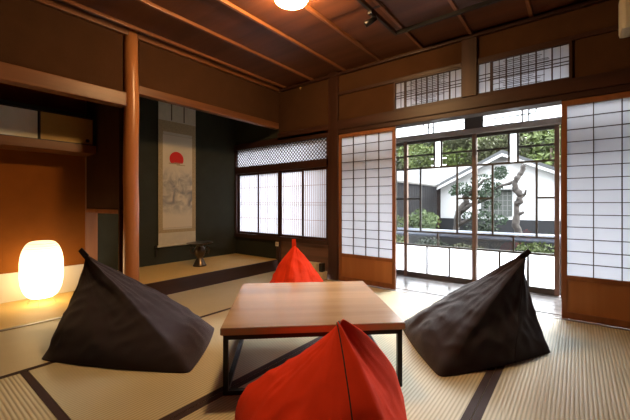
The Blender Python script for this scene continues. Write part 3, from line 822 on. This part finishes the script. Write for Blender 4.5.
# pale neighbouring house with tiled roof further back
nh = empty('neighbour_house', (-8.3, 17.0, GZ), 0, 'pale neighbouring house with a light tiled roof behind the fence', 'building')
build('wall_body', B((-5, 4.6, 0, 6, 0, 2.25)), mat('pale_wall', (.1, .1, .1), .8), nh)
bm = bmesh.new()
v = [bm.verts.new(p) for p in ((-5.6, -.7, 2.2), (5.2, -.7, 2.2), (4.2, 3, 3.45), (-4.6, 3, 3.45), (-5.6, 6.7, 2.2), (5.2, 6.7, 2.2))]
for f in ((0, 1, 2, 3), (3, 2, 5, 4), (0, 3, 4), (1, 5, 2), (0, 4, 5, 1)): bm.faces.new([v[i] for i in f])
build('roof', bm, mat('pale_roof_tile', (.035, .035, .038), .6, var=.3, vscale=14, stretch=(1, .1, 1)), nh)
for k in range(4): build('window', B((-4 + k * 2.1, -3 + k * 2.1, -.04, -.001, .8, 1.9)), mat('dull_glass', (.12, .13, .14), .3), nh)
an = empty('utility_pole', (-4.15, 13.0, GZ), 0, 'thin pale pole with cross arms rising behind the storehouse roof', 'pole')
bm = bmesh.new(); tube(bm, [(0, 0, 0), (0, 0, 3.25)], [.05, .035], 8); build('pole', bm, mat('pale_pole', (.6, .6, .6), .6), an)
for z in (2.55, 2.8, 3.05): build('cross_arm', B((-.28, .28, -.02, .02, z, z + .035)), mat('arm', (.55, .55, .55), .6), an)

# pines
def pine_tree(loc, path, rads, branches, pads, label, seed, leafmat):
    rng = random.Random(seed); root = empty('garden_pine', (loc[0], loc[1], GZ), 0, label, 'tree')
    bark = mat('pine_bark', (.075, .062, .055), .9, var=.55, vscale=14, bump=1, bscale=25)
    bm = bmesh.new()
    # smooth the path
    pts = []; rr = []
    for i in range(len(path) - 1):
        for k in range(5):
            u = k / 5; p = Vector(path[i]).lerp(Vector(path[i + 1]), u)
            pts.append(p + Vector((rng.gauss(0, .008), rng.gauss(0, .008), 0))); rr.append((rads[i] * (1 - u) + rads[i + 1] * u) * rng.uniform(.85, 1.2))
    pts.append(Vector(path[-1])); rr.append(rads[-1])
    tube(bm, pts, rr, 10); build('trunk', bm, bark, root, smooth=True)
    for b in branches:
        bm = bmesh.new(); tube(bm, b[0], b[1], 7); build('branch', bm, bark, root, smooth=True)
    for c, r, n in pads:
        bm = bmesh.new(); leaves(bm, c, r, int(n * 1.2), .05, rng); build('foliage_pad', bm, leafmat, root)
Z0 = -GZ
def P6(u, v, Y):   # a point of the garden given by bearing and height as seen from the camera position, at depth Y
    yaw = math.atan(262 / 336.8); F = (-math.sin(yaw), math.cos(yaw)); t = (u - 315) / 336.8
    d = Y / (F[1] - t * F[0]); return (d * (F[0] + t * F[1]), Y, .94 - (v - 203.5) * d / 336.8)
def rel(pts, base): return [(p[0] - base[0], p[1] - base[1], p[2] - GZ) for p in pts]
base = P6(520, 262, 6.3)
path = rel([(base[0], base[1], GZ), P6(520, 240, 6.3), P6(516, 222, 6.3), P6(517, 205, 6.32), P6(521, 196, 6.3), P6(515, 188, 6.3), P6(516, 180, 6.28), P6(520, 174, 6.3), P6(525, 165, 6.3)], base)
pine_tree(base, path, [.06, .052, .048, .044, .048, .044, .04, .037, .035],
          [(rel([P6(516, 181, 6.3), P6(508, 184, 6.3), P6(500, 186, 6.25), P6(494, 190, 6.3)], base), [.035, .025, .018, .01]),
           (rel([P6(521, 196, 6.3), P6(525, 194, 6.3), P6(526, 190, 6.25)], base), [.03, .022, .012]),
           (rel([P6(517, 215, 6.3), P6(524, 212, 6.3)], base), [.035, .02])], 
          [(rel([P6(500, 172, 6.3)], base)[0], (.12, .12, .09), 130), (rel([P6(493, 186, 6.35)], base)[0], (.16, .12, .06), 130)],
          'pruned pine with bare twisting trunk in the right glass door', 31, G3)
base = P6(452, 262, 6.8)
path = rel([(base[0], base[1], GZ), P6(455, 236, 6.8), P6(457, 222, 6.8), P6(459, 210, 6.8), P6(466, 202, 6.8), P6(464, 195, 6.8)], base)
pads = []
for (u, v, r, n) in ((461, 188, .20, 260), (455, 192, .14, 150), (470, 192, .18, 220), (482, 180, .22, 200), (490, 193, .22, 260), (498, 176, .15, 130), (478, 198, .16, 160), (492, 205, .16, 150), (480, 215, .2, 200), (468, 215, .16, 120), (497, 220, .2, 200)):
    pads.append((rel([P6(u, v, 6.8)], base)[0], (r * .9, r * .8, r * .5), int(n * .5)))
pine_tree(base, path, [.075, .065, .06, .06, .05, .03],
          [(rel([P6(458, 214, 6.8), P6(470, 205, 6.8), P6(484, 200, 6.85), P6(494, 196, 6.8)], base), [.05, .04, .03, .015]),
           (rel([P6(464, 198, 6.8), P6(476, 188, 6.8), P6(484, 180, 6.85), P6(497, 177, 6.8)], base), [.045, .035, .022, .01]),
           (rel([P6(456, 226, 6.8), P6(468, 220, 6.8), P6(480, 216, 6.85)], base), [.05, .03, .015])], pads,
          'layered garden pine with dark foliage pads behind the centre stile', 32, G3)

# wooded hillside behind
bm = bmesh.new()
NX, NY = 30, 8; grid = []
for j in range(NY + 1):
    row = []
    for i in range(NX + 1):
        x = -44 + 70 * i / NX; y = 22 + 22 * j / NY
        z = GZ + (y - 22) * .42 + noise.noise(Vector((x * .2, y * .2, 0))) * 1.2
        row.append(bm.verts.new((x, y, z if j else GZ - .05)))
    grid.append(row)
for j in range(NY):
    for i in range(NX): bm.faces.new((grid[j][i], grid[j][i + 1], grid[j + 1][i + 1], grid[j + 1][i]))
tag(build('hillside', bm, mat('hill_grass', (.03, .04, .018), .95, var=.5, vscale=.8), smooth=True), kind='structure')
rng = random.Random(77)
protos = []
def tree_proto(seed, lm):
    r_ = random.Random(seed); root = empty('hillside_tree', (0, 0, 0))
    bm = bmesh.new(); tube(bm, [(0, 0, -1.0), (.1, 0, 1.5), (.0, .1, 3.4)], [.2, .16, .07], 7); build('trunk', bm, leaf('bark', (.11, .08, .06)), root)
    bm = bmesh.new()
    for k in range(9):
        leaves(bm, (r_.uniform(-1.3, 1.3), r_.uniform(-1, 1), r_.uniform(1.6, 4.3)), (1.15, 1.0, .85), 260, .26, r_)
    build('crown', bm, lm, root)
    return root
def copy_tree(o):
    c = o.copy(); col.objects.link(c)
    for ch in o.children:
        d = ch.copy(); d.parent = c; col.objects.link(d)
    return c
protos = [(tree_proto(s, lm), lab) for s, lm, lab in ((1, G4, 'bright green leafy tree on the wooded hill behind the houses'), (2, leaf('deep_leaf', (0.0413, 0.06, 0.021)), 'dark green tree on the wooded hill behind the houses'), (3, G5, 'greyish olive tree on the wooded hill behind the houses'))]
for p, lab in protos: bpy.context.view_layer.update()
used = set(); k = 0
for row, (yy, zz) in enumerate(((26.6, 1.3), (30, 3.0), (34, 4.8), (38, 6.5))):
    x = -20 + row * -1.2
    while x < 9.0 + row * .6:
        idx = (k * 7 + row) % 3 if not (k % 4 == 0) else 0
        p, lab = protos[idx]
        o = p if idx not in used else copy_tree(p)
        used.add(idx)
        o.location = (x + rng.uniform(-.5, .5), yy + rng.uniform(-.8, .8), zz + GZ - .2); o.rotation_euler = (0, 0, rng.uniform(0, 6.28))
        sc_ = rng.uniform(.9, 1.25); o.scale = (sc_, sc_, sc_)
        tag(o, lab, 'tree', lab.split(' tree')[0] + ' hill trees')
        x += rng.uniform(3.0, 3.5); k += 1
